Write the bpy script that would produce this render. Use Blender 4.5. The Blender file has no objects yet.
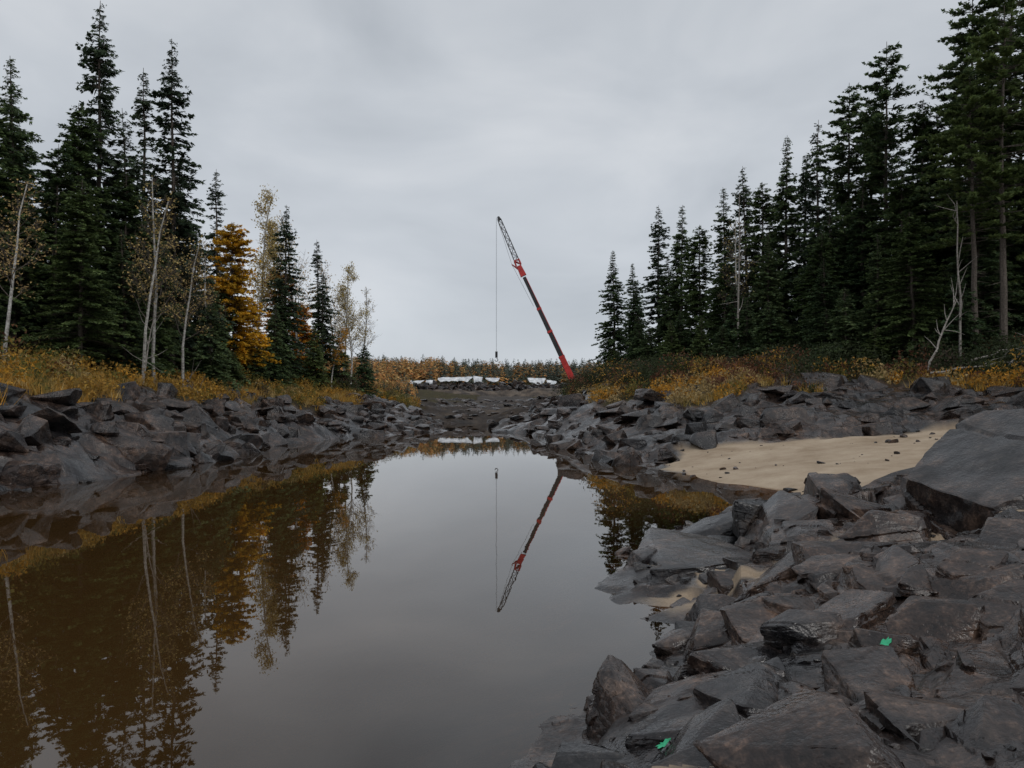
import bpy, bmesh, math, numpy as np
from mathutils import Vector, Matrix
sc=bpy.context.scene
RS=np.random.RandomState
EYE=2.5
# ------------------------------------------------------------------ helpers
def mk(name,V,F,mats,midx=None,col=None,smooth=False,link=True,attr='Col'):
    V=np.ascontiguousarray(V,dtype=np.float32);F=np.ascontiguousarray(F,dtype=np.int32)
    me=bpy.data.meshes.new(name);n,k=F.shape
    me.vertices.add(len(V));me.vertices.foreach_set('co',V.ravel())
    me.loops.add(n*k);me.loops.foreach_set('vertex_index',F.ravel())
    me.polygons.add(n);me.polygons.foreach_set('loop_start',np.arange(n,dtype=np.int32)*k)
    for m in mats: me.materials.append(m)
    if midx is not None: me.polygons.foreach_set('material_index',np.ascontiguousarray(midx,dtype=np.int32))
    me.polygons.foreach_set('use_smooth',np.ascontiguousarray(np.broadcast_to(smooth,(n,)),dtype=bool))
    if col is not None:
        a=me.color_attributes.new(attr,'FLOAT_COLOR','POINT')
        c=np.ones((len(V),4),dtype=np.float32);c[:,:col.shape[1]]=col
        a.data.foreach_set('color',c.ravel())
    me.update(calc_edges=True);me.validate()
    if not link: return me
    ob=bpy.data.objects.new(name,me);sc.collection.objects.link(ob);return ob
def hsh(ix,iy,iz,seed):
    n=(ix.astype(np.int64)*374761393+iy.astype(np.int64)*668265263+iz.astype(np.int64)*1442695041+seed*974634777)&0xffffffff
    n=((n^(n>>13))*1274126177)&0xffffffff
    n=((n^(n>>15))*2246822519)&0xffffffff
    n=n^(n>>16)
    return (n&0xffffff)/float(0xffffff)
def vn3(x,y,z,seed=0):
    ix,iy,iz=np.floor(x),np.floor(y),np.floor(z);fx,fy,fz=x-ix,y-iy,z-iz
    fx=fx*fx*(3-2*fx);fy=fy*fy*(3-2*fy);fz=fz*fz*(3-2*fz);r=0
    for a in (0,1):
        for b in (0,1):
            for c in (0,1):
                w=(fx if a else 1-fx)*(fy if b else 1-fy)*(fz if c else 1-fz)
                r=r+w*hsh(ix+a,iy+b,iz+c,seed)
    return r*2-1
def vn2(x,y,seed=0):
    ix,iy=np.floor(x),np.floor(y);fx,fy=x-ix,y-iy
    fx=fx*fx*(3-2*fx);fy=fy*fy*(3-2*fy);r=0;z=np.zeros_like(ix)
    for a in (0,1):
        for b in (0,1):
            r=r+(fx if a else 1-fx)*(fy if b else 1-fy)*hsh(ix+a,iy+b,z,seed)
    return r*2-1
def fbm(x,y,seed=0,o=4):
    r=0;a=1.0;t=0
    for i in range(o):
        r=r+a*vn2(x*2**i,y*2**i,seed+i*17);t+=a;a*=.5
    return r/t
def ss(a,b,x):
    t=np.clip((x-a)/(b-a),0,1);return t*t*(3-2*t)
def facets(x,y,cell,seed,rot,stretch,slope,dip=(0,0),ramp=.06,crack=.18):
    c,s=math.cos(rot),math.sin(rot)
    wx=x+vn2(x/cell*.9,y/cell*.9,seed+5)*cell*.10; wy=y+vn2(x/cell*.9+9,y/cell*.9,seed+6)*cell*.10
    u=(c*wx+s*wy)/cell/stretch;v=(-s*wx+c*wy)/cell
    iu,iv=np.floor(u),np.floor(v);z0=np.zeros_like(iu)
    d1=np.full_like(u,9.);d2=d1.copy();h1=np.zeros_like(u);h2=h1.copy()
    for a in (-1,0,1):
        for b in (-1,0,1):
            ci,cj=iu+a,iv+b
            su=ci+.1+.8*hsh(ci,cj,z0,seed);sv=cj+.1+.8*hsh(ci,cj,z0+1,seed)
            d=np.sqrt((u-su)**2+(v-sv)**2)
            o=hsh(ci,cj,z0+2,seed)*2-1;tx=hsh(ci,cj,z0+3,seed)*2-1+dip[0];ty=hsh(ci,cj,z0+4,seed)*2-1+dip[1]
            h=o+(tx*(u-su)+ty*(v-sv))*slope
            m1=d<d1;m2=(~m1)&(d<d2)
            h2=np.where(m1,h1,np.where(m2,h,h2));d2=np.where(m1,d1,np.where(m2,d,d2))
            h1=np.where(m1,h,h1);d1=np.where(m1,d,d1)
    e=d2-d1;w=ss(0,ramp,e)
    return h1*(.5+.5*w)+h2*(.5-.5*w)-crack*(1-ss(0,ramp,e)), e
# ------------------------------------------------------------------ terrain definition
POLY=np.array([(-60,-38),(-34,-12),(-22,4),(-16,14),(-14.4,22.5),(-13.2,26),(-13.1,33),(-14.2,43.5),(-13.9,52),(-10.5,59),(-8.5,65),(-6.0,68),(-6.4,74),(-8.5,84),(-9,95),(-2.5,97),(-2.5,86),(-1.2,75),(-.5,68),
 (1.5,65),(2.2,52.6),(3.0,46),(4.2,38.5),(5.1,31.7),(6.3,26.7),(7.4,23),(7.6,21.0),(6.2,19.2),(4.65,17.6),(2.5,14.6),(1.35,12.3),(1.25,10.4),(1.5,8.9),(1.35,7.9),
 (.8,7.0),(.4,6.4),(.05,5.5),(-.4,4.5),(-1.0,3),(-1.7,0),(-4,-9),(-14,-24),(-40,-45)],float)
SAND=np.array([(6.9,22.5),(6.2,27),(5.8,31),(7.2,34.5),(11.5,33.5),(17.5,32.5),(23,31),(21,22),(12.5,18.5),(9,19.2),(7.6,20.4)],float)
def sdf(P,x,y):
    d=np.full(x.shape,1e9);ins=np.zeros(x.shape,bool);n=len(P)
    for i in range(n):
        ax,ay=P[i];bx,by=P[(i+1)%n];ex,ey=bx-ax,by-ay
        t=np.clip(((x-ax)*ex+(y-ay)*ey)/(ex*ex+ey*ey),0,1)
        d=np.minimum(d,(x-ax-t*ex)**2+(y-ay-t*ey)**2)
        c=((ay>y)!=(by>y))
        if ey!=0: ins^=c&(x<ex*(y-ay)/ey+ax)
    d=np.sqrt(d);return np.where(ins,-d,d)
CP=[(-17.3,30,2.6),(-17.9,27,2.7),(-24,42,4.5),(-20,36,3.4),(-18,45,2.5),(-22,52,3.9),(-17.5,58,2.5),(-21,62,3.9),(-27,60,5.0),(-35,60,6),(-30,45,5.3),(-20,75,4.2),
(-25,80,5.3),(-13.0,68,1.6),(-15,80,3.0),(-12.5,90,2.0),(-18,100,4.2),(-40,90,7),(-26,30,4.2),(-24,20,3.8),(-35,10,5),(-42,28,6),(-28,4,3.5),(-18,120,4),(-40,150,8),
(3.0,76,1.0),(2,90,1.5),(-2,120,1.5),(0,160,1.6),(-12,120,2.2),(-22,160,4),(-36,200,7.6),(-60,240,11),(-30,250,5.5),(0,250,2.6),(15,250,3.2),
(7.1,62,3.5),(5,56,2.1),(3.4,70,1.2),(8,80,4.4),(4,95,2.0),(7.5,95,4.0),(13,100,5.6),(9,48,2.7),(6.3,44,1.5),(11.75,50,3.3),(13.6,58,4.6),(8,36,.6),(12,35,1.2),
(17,33.3,1.3),(20.9,40,3.1),(25,48,4.6),(17,42,3.0),(16,37,1.9),(24,34,2.3),(10,25,.5),(13,22,.8),(9,20.5,.42),(30,60,5.6),(20,65,5.5),(15,75,5.3),(42,40,6),(32,30,4.2),(25,20,2.6),(20,9,2.6),
(15,130,5.5),(10,130,4.0),(14,167,2.0),(20,170,2.6),(35,150,8),(30,100,7.5),(60,200,12),
(2.5,5.2,.75),(2.1,3.3,.9),(1.0,4,.5),(0,2.5,.6),(0,0,.85),(3,0,1.1),(2.0,8.3,.25),(3,9,.55),(4,8,.9),(5,12,.7),(3.2,13,.4),(6,15,.6),(7,17.8,.4),(7.5,12,1.0),
(9,14,1.1),(10,8,1.5),(6,6,1.25),(12,17,.9),(4,4,1.1),(0,-8,1.5),(15,0,3),(30,-20,6),(0,-40,5),(-60,-70,6),(60,-60,9),(-80,0,9),(-80,60,11),
(-45,300,6),(0,300,4),(22,300,6),(0,345,6),(0,420,15),(-70,420,17),(-200,400,26),(150,420,22),(100,250,18),(0,700,26),(-500,700,40),(500,700,40),(0,2500,40),(-2500,0,40),(2500,0,40),(0,-2500,40),(-300,100,24),(300,100,26),(0,-300,20)]
CP+= [(a,b,0.0) for a,b in POLY]
CP=np.array(CP,float)
_d=np.sqrt(((CP[:,None,:2]-CP[None,:,:2])**2).sum(2));_n=len(CP)
_A=np.zeros((_n+3,_n+3));_A[:_n,:_n]=-_d+np.eye(_n)*.02;_A[:_n,_n]=1;_A[:_n,_n+1:]=CP[:,:2]/100;_A[_n:,:_n]=_A[:_n,_n:].T
_W=np.linalg.solve(_A,np.r_[CP[:,2],0,0,0])
def terrain(x,y):
    """returns height, shore distance, rock, sand, veg masks"""
    x=np.asarray(x,float).ravel();y=np.asarray(y,float).ravel()
    r=_W[_n]+_W[_n+1]*x/100+_W[_n+2]*y/100
    for i in range(_n): r=r-_W[i]*np.sqrt((x-CP[i,0])**2+(y-CP[i,1])**2)
    s=sdf(POLY,x,y)+fbm(x*.5,y*.5,3,3)*.5*ss(8,25,np.hypot(x,y))
    z=np.where(s>0,np.maximum(r,.09*np.minimum(s,8)),-np.minimum(.30*-s,2.6))
    z=np.where((s>0)&(s<1.2),z*(.4+.6*ss(0,1.2,s)),z)
    D=np.hypot(x,y)
    sd=sdf(SAND,x,y)+fbm(x*.7,y*.7,11,3)*.7
    sand=ss(.3,-.3,sd)
    nz=fbm(x*.22,y*.22,21,4)
    veg=ss(2.65,3.15,z+nz*1.5-.1*(x>0))*np.where((x<-8)|(x>5),1,0)*ss(16,24,D)*ss(0,1,s)
    veg=np.maximum(veg,ss(330,350,y)); veg=np.maximum(veg,ss(45,70,np.abs(x)))
    rock=(1-sand)*(1-veg)
    near=ss(26,19,D)*np.where(x>-6,1,0)
    f1,e1=facets(x,y,3.2,31,.5,1.7,1.2,ramp=.14);f2,e2=facets(x,y,1.25,32,.3,1.7,1.0,ramp=.2);f3,e3=facets(x,y,.45,33,.9,1.4,1.0,ramp=.3)
    bank=f1*.30+f2*.15+f3*.05
    g1,_=facets(x,y,1.7,41,.75,1.5,1.3,(-.3,.5),.14,.3);g2,_=facets(x,y,.7,42,.6,1.8,1.3,(-.3,.5),.22,.3);g3,_=facets(x,y,.26,43,1.1,1.6,1.2,(0,0),.4,.4)
    fore=g1*.17+g2*.07+g3*.016*(1+fbm(x*.8,y*.8,46,2))+fbm(x*4,y*4,45,3)*.012
    fade=ss(-3.5,-.3,s)*(.35+.65*ss(-.2,1.0,s))*(1-.55*ss(100,160,D))
    z=z+rock*fade*(near*fore+(1-near)*bank)+sand*(fbm(x*.35,y*.35,51,2)*.05)+veg*(fbm(x*.35,y*.35,52,4)*.45+fbm(x*2,y*2,53,2)*.08)
    z=z+ss(160,400,D)*fbm(x*.01,y*.01,61,3)*3
    z=np.where(s<-1.5,np.minimum(z,-.15),z)
    z=np.where(D<2.2,np.minimum(z,1.1),z)
    return z,s,rock,sand,veg
def hz(x,y): return float(terrain([x],[y])[0][0])
# ------------------------------------------------------------------ materials
def newmat(name):
    m=bpy.data.materials.new(name);m.use_nodes=True;nt=m.node_tree
    return m,nt,nt.nodes['Principled BSDF']
class NB:
    def __init__(s,nt): s.nt=nt;s.N=nt.nodes;s.L=nt.links
    def n(s,t,**k):
        o=s.N.new(t)
        for a,b in k.items():
            if a in o.bl_rna.properties: setattr(o,a,b)
            else: o.inputs[a].default_value=b
        return o
    def l(s,a,b): s.L.new(a,b)
    def noise(s,vec,scale,detail=5,rough=.6,dist=0):
        o=s.n('ShaderNodeTexNoise');o.inputs['Scale'].default_value=scale;o.inputs['Detail'].default_value=detail
        o.inputs['Roughness'].default_value=rough;o.inputs['Distortion'].default_value=dist;s.l(vec,o.inputs['Vector']);return o.outputs['Fac']
    def ramp(s,fac,stops):
        o=s.n('ShaderNodeValToRGB');e=o.color_ramp.elements
        while len(e)<len(stops): e.new(.5)
        for i,(p,c) in enumerate(stops): e[i].position=p;e[i].color=(*c,1) if len(c)==3 else c
        s.l(fac,o.inputs[0]);return o.outputs[0]
    def mix(s,f,a,b,mode='MIX'):
        o=s.n('ShaderNodeMix',data_type='RGBA',blend_type=mode)
        for i,v in ((0,f),(6,a),(7,b)):
            if isinstance(v,(int,float)): o.inputs[i].default_value=v
            elif isinstance(v,tuple): o.inputs[i].default_value=(*v,1)
            else: s.l(v,o.inputs[i])
        return o.outputs[2]
    def math(s,op,a,b=0.,c=False):
        o=s.n('ShaderNodeMath',operation=op,use_clamp=c)
        for i,v in ((0,a),(1,b)):
            if isinstance(v,(int,float)): o.inputs[i].default_value=v
            else: s.l(v,o.inputs[i])
        return o.outputs[0]
def rock_surface(b,P,p,dist,vs,strength=None,warmth=.40):
    big=b.noise(P,.45,3,.6,.3);mid=b.noise(P,3.0,5,.68);fine=b.noise(P,24,3,.7)
    c=b.ramp(mid,[(.32,(.004,.004,.005)),(.48,(.011,.0105,.012)),(.60,(.024,.0225,.0225)),(.76,(.075,.066,.058))])
    warm=b.ramp(mid,[(.32,(.008,.0055,.005)),(.5,(.037,.024,.019)),(.75,(.15,.10,.074))])
    c=b.mix(b.ramp(big,[(warmth,(0,0,0)),(warmth+.18,(1,1,1))]),c,warm)
    c=b.mix(.8,c,b.ramp(fine,[(.25,(.4,.4,.4)),(.55,(1.0,1.0,1.0)),(.75,(2.0,1.9,1.8))]),'MULTIPLY')
    mp=b.n('ShaderNodeMapping');mp.inputs['Rotation'].default_value=(.35,.45,.7);mp.inputs['Scale'].default_value=(1,2.2,3.2);b.l(P,mp.inputs['Vector'])
    vo=b.n('ShaderNodeTexVoronoi',feature='F1');vo.inputs['Scale'].default_value=vs;b.l(mp.outputs[0],vo.inputs['Vector'])
    sx=b.n('ShaderNodeSeparateColor');b.l(vo.outputs['Color'],sx.inputs[0])
    h=b.math('ADD',b.math('MULTIPLY',sx.outputs[0],.5),b.math('ADD',b.math('MULTIPLY',mid,.8),b.math('MULTIPLY',fine,.13)))
    bu=b.n('ShaderNodeBump');bu.inputs['Strength'].default_value=.75;bu.inputs['Distance'].default_value=dist;b.l(h,bu.inputs['Height'])
    if strength is not None: b.l(strength,bu.inputs['Strength'])
    c=b.mix(.6,c,b.ramp(sx.outputs[1],[(0,(.5,.5,.52)),(1,(1.6,1.5,1.4))]),'MULTIPLY')
    rg=b.ramp(b.noise(P,1.3,2,.6),[(.40,(.13,)*3),(.60,(.42,)*3)])
    return c,bu.outputs[0],rg
def mat_rock(name,dist,vs,spec=.48):
    m,nt,p=newmat(name);b=NB(nt);P=b.n('ShaderNodeNewGeometry').outputs['Position']
    c,nm,rg=rock_surface(b,P,p,dist,vs);b.l(c,p.inputs['Base Color']);b.l(nm,p.inputs['Normal']);b.l(rg,p.inputs['Roughness']);p.inputs['Specular IOR Level'].default_value=spec
    return m
M_ROCK=mat_rock('wet_dark_rock',.04,2.2);M_ROCKFAR=mat_rock('wet_dark_rock_coarse',.12,.8,.52)
def mat_ground():
    m,nt,p=newmat('ground_surface');b=NB(nt);P=b.n('ShaderNodeNewGeometry').outputs['Position']
    at=b.n('ShaderNodeVertexColor',layer_name='Mask');sp=b.n('ShaderNodeSeparateColor');b.l(at.outputs[0],sp.inputs[0])
    c,nm,r=rock_surface(b,P,p,.04,2.6,b.math('SUBTRACT',.85,b.math('MULTIPLY',sp.outputs[1],.72)))
    sn=b.noise(P,45,3,.75);sn2=b.noise(P,.6,6,.65)
    sandc=b.ramp(sn2,[(.3,(.26,.19,.125)),(.5,(.385,.30,.215)),(.7,(.47,.38,.28))])
    sandc=b.mix(.55,sandc,b.ramp(sn,[(.3,(.6,.6,.6)),(.6,(1.1,1.1,1.1))]),'MULTIPLY')
    vegc=b.ramp(b.noise(P,.9,5,.7),[(.3,(.015,.012,.008)),(.45,(.045,.032,.016)),(.58,(.045,.045,.018)),(.7,(.12,.075,.03)),(.85,(.18,.13,.05))])
    gr=b.ramp(b.noise(P,.3,6,.8),[(.3,(.014,.012,.011)),(.5,(.036,.028,.023)),(.7,(.105,.080,.058))])
    c=b.mix(sp.outputs[0],c,gr);c=b.mix(sp.outputs[1],c,sandc);c=b.mix(sp.outputs[2],c,vegc)
    b.l(c,p.inputs['Base Color']);b.l(nm,p.inputs['Normal'])
    r2=b.math('ADD',sp.outputs[1],sp.outputs[2],True);r3=b.math('ADD',r2,b.math('MULTIPLY',sp.outputs[0],.8),True)
    b.l(b.math('MAXIMUM',r,b.math('MULTIPLY',r3,.95)),p.inputs['Roughness'])
    b.l(b.math('SUBTRACT',.5,b.math('MULTIPLY',r3,.4)),p.inputs['Specular IOR Level'])
    return m
def mat_col(name,rough=.8,var=.25,spec=.2,transl=.3):
    m,nt,p=newmat(name);b=NB(nt);at=b.n('ShaderNodeVertexColor',layer_name='Col')
    oi=b.n('ShaderNodeObjectInfo');hsv=b.n('ShaderNodeHueSaturation')
    b.l(at.outputs[0],hsv.inputs['Color'])
    b.l(b.math('ADD',b.math('MULTIPLY',oi.outputs['Random'],var*2),1-var),hsv.inputs['Value'])
    b.l(b.math('ADD',b.math('MULTIPLY',oi.outputs['Random'],-.03),.515),hsv.inputs['Hue'])
    b.l(hsv.outputs[0],p.inputs['Base Color']);p.inputs['Roughness'].default_value=rough;p.inputs['Specular IOR Level'].default_value=spec
    if transl:
        tl=b.n('ShaderNodeBsdfTranslucent');b.l(hsv.outputs[0],tl.inputs['Color']);mx=b.n('ShaderNodeMixShader');mx.inputs[0].default_value=transl
        b.l(p.outputs[0],mx.inputs[1]);b.l(tl.outputs[0],mx.inputs[2]);b.l(mx.outputs[0],nt.nodes['Material Output'].inputs['Surface'])
    return m
def mat_noise(name,c1,c2,scale=8,rough=.6,metal=0,bump=.0):
    m,nt,p=newmat(name);b=NB(nt);P=b.n('ShaderNodeTexCoord').outputs['Object']
    f=b.noise(P,scale,4,.6);b.l(b.ramp(f,[(.35,c1),(.65,c2)]),p.inputs['Base Color']);p.inputs['Roughness'].default_value=rough;p.inputs['Metallic'].default_value=metal
    if bump:
        bu=b.n('ShaderNodeBump');bu.inputs['Distance'].default_value=bump;b.l(f,bu.inputs['Height']);b.l(bu.outputs[0],p.inputs['Normal'])
    return m
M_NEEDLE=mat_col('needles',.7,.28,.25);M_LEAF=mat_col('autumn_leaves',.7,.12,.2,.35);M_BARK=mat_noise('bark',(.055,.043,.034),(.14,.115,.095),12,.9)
M_BIRCH=mat_noise('birch_bark',(.20,.185,.165),(.55,.53,.49),5,.7);M_DEAD=mat_noise('weathered_wood',(.16,.14,.12),(.34,.31,.28),9,.85)
M_RED=mat_noise('red_paint',(.38,.02,.018),(.55,.035,.03),1.5,.45);M_BLACK=mat_noise('dark_steel',(.012,.012,.014),(.03,.03,.032),2,.5)
M_STEEL=mat_noise('grey_steel',(.05,.05,.055),(.13,.13,.14),2,.5);M_TYRE=mat_noise('tyre_rubber',(.015,.015,.015),(.03,.03,.03),9,.9)
M_GLASS=mat_noise('dark_glass',(.02,.025,.03),(.03,.035,.04),2,.08)
M_CONC=mat_noise('weathered_concrete',(.05,.048,.046),(.14,.13,.12),.4,.85);M_WHITE=mat_noise('white_sheeting',(.40,.42,.44),(.80,.81,.82),.7,.7)
M_GREEN=mat_noise('green_marking_paint',(.02,.32,.14),(.04,.5,.25),30,.5)
# ------------------------------------------------------------------ ground sheet
th=np.r_[np.linspace(-42,42,640),np.linspace(42,318,130)[1:-1]];th=np.radians(th)
rr=np.r_[np.linspace(.15,2.4,26)[:-1],np.geomspace(2.4,120,600)[:-1],np.geomspace(120,3500,100)]
R_,T_=np.meshgrid(rr,th,indexing='ij');X=(R_*np.sin(T_)).ravel();Y=(R_*np.cos(T_)).ravel()
Z,S,RK,SD,VG=terrain(X,Y)
nr,nt_=R_.shape;i=np.arange(nr-1)[:,None]*nt_;j=np.arange(nt_)[None,:];j2=(j+1)%nt_
F=np.stack([i+j,i+j2,i+nt_+j2,i+nt_+j],-1).reshape(-1,4)[:,::-1]
D=np.hypot(X,Y);gravel=ss(66,90,Y)*RK*np.where(np.abs(X)<60,1,0)
hol=ss(.28,.55,fbm(X*.5,Y*.5,77,3)+.20)*ss(20,14,D)*ss(.1,.8,S)*.9
hol2=ss(.05,.3,vn2(X*3,Y*3,78)+.25)
SDm=np.clip(SD+hol*hol2*RK,0,1)
ground=mk('ground',np.c_[X,Y,Z],F,[mat_ground()],col=np.c_[gravel,SDm,VG,np.ones_like(Z)],smooth=(RK[F[:,0]]<.98)|(D[F[:,0]]>60),attr='Mask')
# ------------------------------------------------------------------ water
gx=np.linspace(-75,32,260);gy=np.r_[np.linspace(-50,3,40)[:-1],np.linspace(3,30,150)[:-1],np.linspace(30,102,120)]
GX,GY=np.meshgrid(gx,gy,indexing='ij');wz=terrain(GX,GY)[0];a,b_=GX.shape
i=np.arange(a-1)[:,None]*b_;j=np.arange(b_-1)[None,:];F=np.stack([i+j,i+b_+j,i+b_+j+1,i+j+1],-1).reshape(-1,4)
m,nt,p=newmat('river_water');b=NB(nt);P=b.n('ShaderNodeNewGeometry').outputs['Position']
at=b.n('ShaderNodeVertexColor',layer_name='Depth');sp=b.n('ShaderNodeSeparateColor');b.l(at.outputs[0],sp.inputs[0])
mp=b.n('ShaderNodeMapping');mp.inputs['Scale'].default_value=(1,.6,1);b.l(P,mp.inputs['Vector'])
bu=b.n('ShaderNodeBump');bu.inputs['Strength'].default_value=.25;bu.inputs['Distance'].default_value=.004;b.l(b.noise(mp.outputs[0],1.6,3,.5),bu.inputs['Height'])
gl=b.n('ShaderNodeBsdfGlossy');gl.inputs['Roughness'].default_value=.008;gl.inputs['Color'].default_value=(.96,.955,.95,1);b.l(bu.outputs[0],gl.inputs['Normal'])
tr=b.n('ShaderNodeBsdfTransparent');tr.inputs['Color'].default_value=(.80,.60,.36,1)
df=b.n('ShaderNodeBsdfDiffuse');df.inputs['Color'].default_value=(.044,.023,.0075,1)
mx=b.n('ShaderNodeMixShader');b.l(b.ramp(sp.outputs[0],[(0,(.1,)*3),(.35,(1,)*3)]),mx.inputs[0]);b.l(tr.outputs[0],mx.inputs[1]);b.l(df.outputs[0],mx.inputs[2])
fr=b.n('ShaderNodeFresnel');fr.inputs['IOR'].default_value=1.5;b.l(bu.outputs[0],fr.inputs['Normal'])
m2=b.n('ShaderNodeMixShader');b.l(fr.outputs[0],m2.inputs[0]);b.l(mx.outputs[0],m2.inputs[1]);b.l(gl.outputs[0],m2.inputs[2])
b.l(m2.outputs[0],nt.nodes['Material Output'].inputs['Surface'])
dep=np.clip(-wz/2.5,0,1)
mk('river_water',np.c_[GX.ravel(),GY.ravel(),np.zeros(GX.size)],F,[m],col=np.c_[dep,dep,dep],smooth=True,attr='Depth')
# ------------------------------------------------------------------ rocks
ICO={}
def ico(k):
    if k not in ICO:
        bm=bmesh.new();bmesh.ops.create_icosphere(bm,subdivisions=k,radius=1)
        ICO[k]=(np.array([v.co[:] for v in bm.verts]),np.array([[v.index for v in f.verts] for f in bm.faces]));bm.free()
    return ICO[k]
def rock(seed,k=3,npl=11,dmin=.38,dmax=.8,rough=.02,chips=0):
    g=RS(seed);V,F=ico(k);V=V.copy()
    for q in range(npl):
        n=g.normal(size=3);n/=np.linalg.norm(n);d=g.uniform(dmin,dmax)
        if q==0: n=np.array([g.normal()*.2,g.normal()*.2,1]);n/=np.linalg.norm(n);d=g.uniform(.4,.6)
        e=V@n-d;V=V-np.maximum(e,0)[:,None]*n
    o=g.uniform(0,50,3)
    for sc_,am in ((1.8,rough*1.6),(5,rough),(12,rough*.5)):
        V=V*(1+am*vn3(V[:,0]*sc_+o[0],V[:,1]*sc_+o[1],V[:,2]*sc_+o[2],seed%97))[:,None]
    V=V/np.abs(V).max(axis=0)
    return V,F
def subdiv(V,F):
    E=np.sort(np.concatenate([F[:,[0,1]],F[:,[1,2]],F[:,[2,0]]]),axis=1);U,inv=np.unique(E,axis=0,return_inverse=True);inv=inv.ravel()
    n=len(F);M=(V[U[:,0]]+V[U[:,1]])/2;a,b_,c=inv[:n]+len(V),inv[n:2*n]+len(V),inv[2*n:]+len(V)
    return np.vstack([V,M]),np.concatenate([np.c_[F[:,0],a,c],np.c_[a,F[:,1],b_],np.c_[c,b_,F[:,2]],np.c_[a,b_,c]])
def slab(seed,levels=4,npt=13,layer=.10,rough=.02,topstep=.1):
    """angular fractured block: convex hull of few points, finely divided, with stepped bedding layers on its edges"""
    g=RS(seed);bm=bmesh.new()
    for q in range(npt):
        up=q%2;a=g.uniform(0,6.283);r=g.uniform(.78,1.05)*(1-.5*g.rand()*up);bm.verts.new((math.cos(a)*r,math.sin(a)*r,(g.uniform(.35,1) if up else -g.uniform(.6,1))))
    r=bmesh.ops.convex_hull(bm,input=bm.verts)
    bmesh.ops.delete(bm,geom=[v for v in bm.verts if not v.link_faces],context='VERTS')
    bmesh.ops.bevel(bm,geom=bm.edges[:],offset=.028,segments=1,affect='EDGES')
    bmesh.ops.triangulate(bm,faces=bm.faces)
    m_=max(e.calc_length() for e in bm.edges)
    for lv in range(2):
        bmesh.ops.subdivide_edges(bm,edges=[e for e in bm.edges if e.calc_length()>m_*(.5,.3)[lv]],cuts=1);bmesh.ops.triangulate(bm,faces=bm.faces)
    bm.verts.index_update();V=np.array([v.co[:] for v in bm.verts]);F=np.array([[v.index for v in f.verts] for f in bm.faces]);bm.free()
    for lv in range(levels): V,F=subdiv(V,F)
    o=g.uniform(0,50,3);bed=V[:,2]+.22*V[:,0]*g.normal()+.04*vn3(V[:,0]*2+o[0],V[:,1]*2,V[:,2],7)
    K=g.uniform(2.0,4.0);li=np.floor(bed*K+o[1]);sidew=ss(.35,.85,np.hypot(V[:,0],V[:,1]))
    a_=np.arctan2(V[:,1],V[:,0]);step=hsh(li,np.floor(a_*1.3+li*.7),np.zeros_like(li),seed)*layer
    V[:,:2]*=(1-step*sidew)[:,None]
    tx=np.floor(V[:,0]*1.1+V[:,1]*.6+o[0]+.15*vn3(V[:,0]*3,V[:,1]*3,V[:,2],3));V[:,2]-=np.where(V[:,2]>0,hsh(tx,tx*0,tx*0,seed+1)*topstep,0)
    for sc_,am in ((2.2,rough*2.4),(6,rough*1.2),(14,rough*.6)):
        V=V*(1+am*vn3(V[:,0]*sc_+o[0],V[:,1]*sc_+o[1],V[:,2]*sc_+o[2],seed%97))[:,None]
    return V,F
def rotm(rx,ry,rz): 
    return np.array(Matrix.Rotation(rz,3,'Z')@Matrix.Rotation(ry,3,'Y')@Matrix.Rotation(rx,3,'X'))
class Acc:
    def __init__(s): s.V=[];s.F=[];s.C=[];s.M=[];s.n=0
    def add(s,V,F,C=None,mi=0):
        s.V.append(V);s.F.append(F+s.n);s.n+=len(V)
        if C is not None: s.C.append(np.broadcast_to(C,(len(V),3)))
        s.M.append(np.full(len(F),mi))
    def out(s,name,mats,smooth=False,link=True,col=True):
        return mk(name,np.vstack(s.V),np.vstack(s.F),mats,np.concatenate(s.M),np.vstack(s.C) if (col and s.C) else None,smooth,link)
def scatter(name,n,xr,yr,size,seed,k,keep,mat,sink=.25,power=2.2,flat=(.35,.7),dip=-.1,kind='rock'):
    g=RS(seed);x=g.uniform(*xr,n);y=g.uniform(*yr,n);T=terrain(x,y);ok=keep(x,y,*T)
    A=Acc();sh=[slab(seed*50+q,0,14,.10,.02) if kind=='slab' or (kind=='mix' and q%2) else rock(seed*50+q,k,*((14,.5,.85,.03) if kind=='mix' else ())) for q in range(16)]
    for q in np.where(ok)[0]:
        V,F=sh[g.randint(16)];sz=size[0]+(size[1]-size[0])*g.rand()**power
        sc3=np.array([g.uniform(.9,1.6),g.uniform(.7,1.1),g.uniform(*flat)])*sz*.42
        V=(V*sc3)@rotm(g.normal()*.16,g.normal()*.16+dip,g.uniform(-.9,1.4)+(3.14 if g.rand()<.5 else 0)).T+np.array([x[q],y[q],T[0][q]+sz*.4*(.4-sink)])
        A.add(V,F)
    return A.out(name,[mat],smooth=False,col=False)
scatter('riverbank_rocks',1250,(-27,-7),(18,92),(.4,2.8),3,3,lambda x,y,z,s,r,sd,v:(r>.5)&(s>-.6)&(s<12),M_ROCKFAR,.3,1.9,(.4,.75),-.1,'mix')
scatter('riverbank_rocks',1300,(2,32),(31,95),(.3,3.0),4,3,lambda x,y,z,s,r,sd,v:(r>.5)&(s>-.6)&(s<26),M_ROCKFAR,.35,2.0,(.25,.6),-.12,'slab')
scatter('riverbed_rocks',900,(-18,12),(66,160),(.4,2.2),5,2,lambda x,y,z,s,r,sd,v:(r>.5)&(s>-.3),M_ROCKFAR,.4,2.2,(.3,.6),-.1,'mix')
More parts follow.
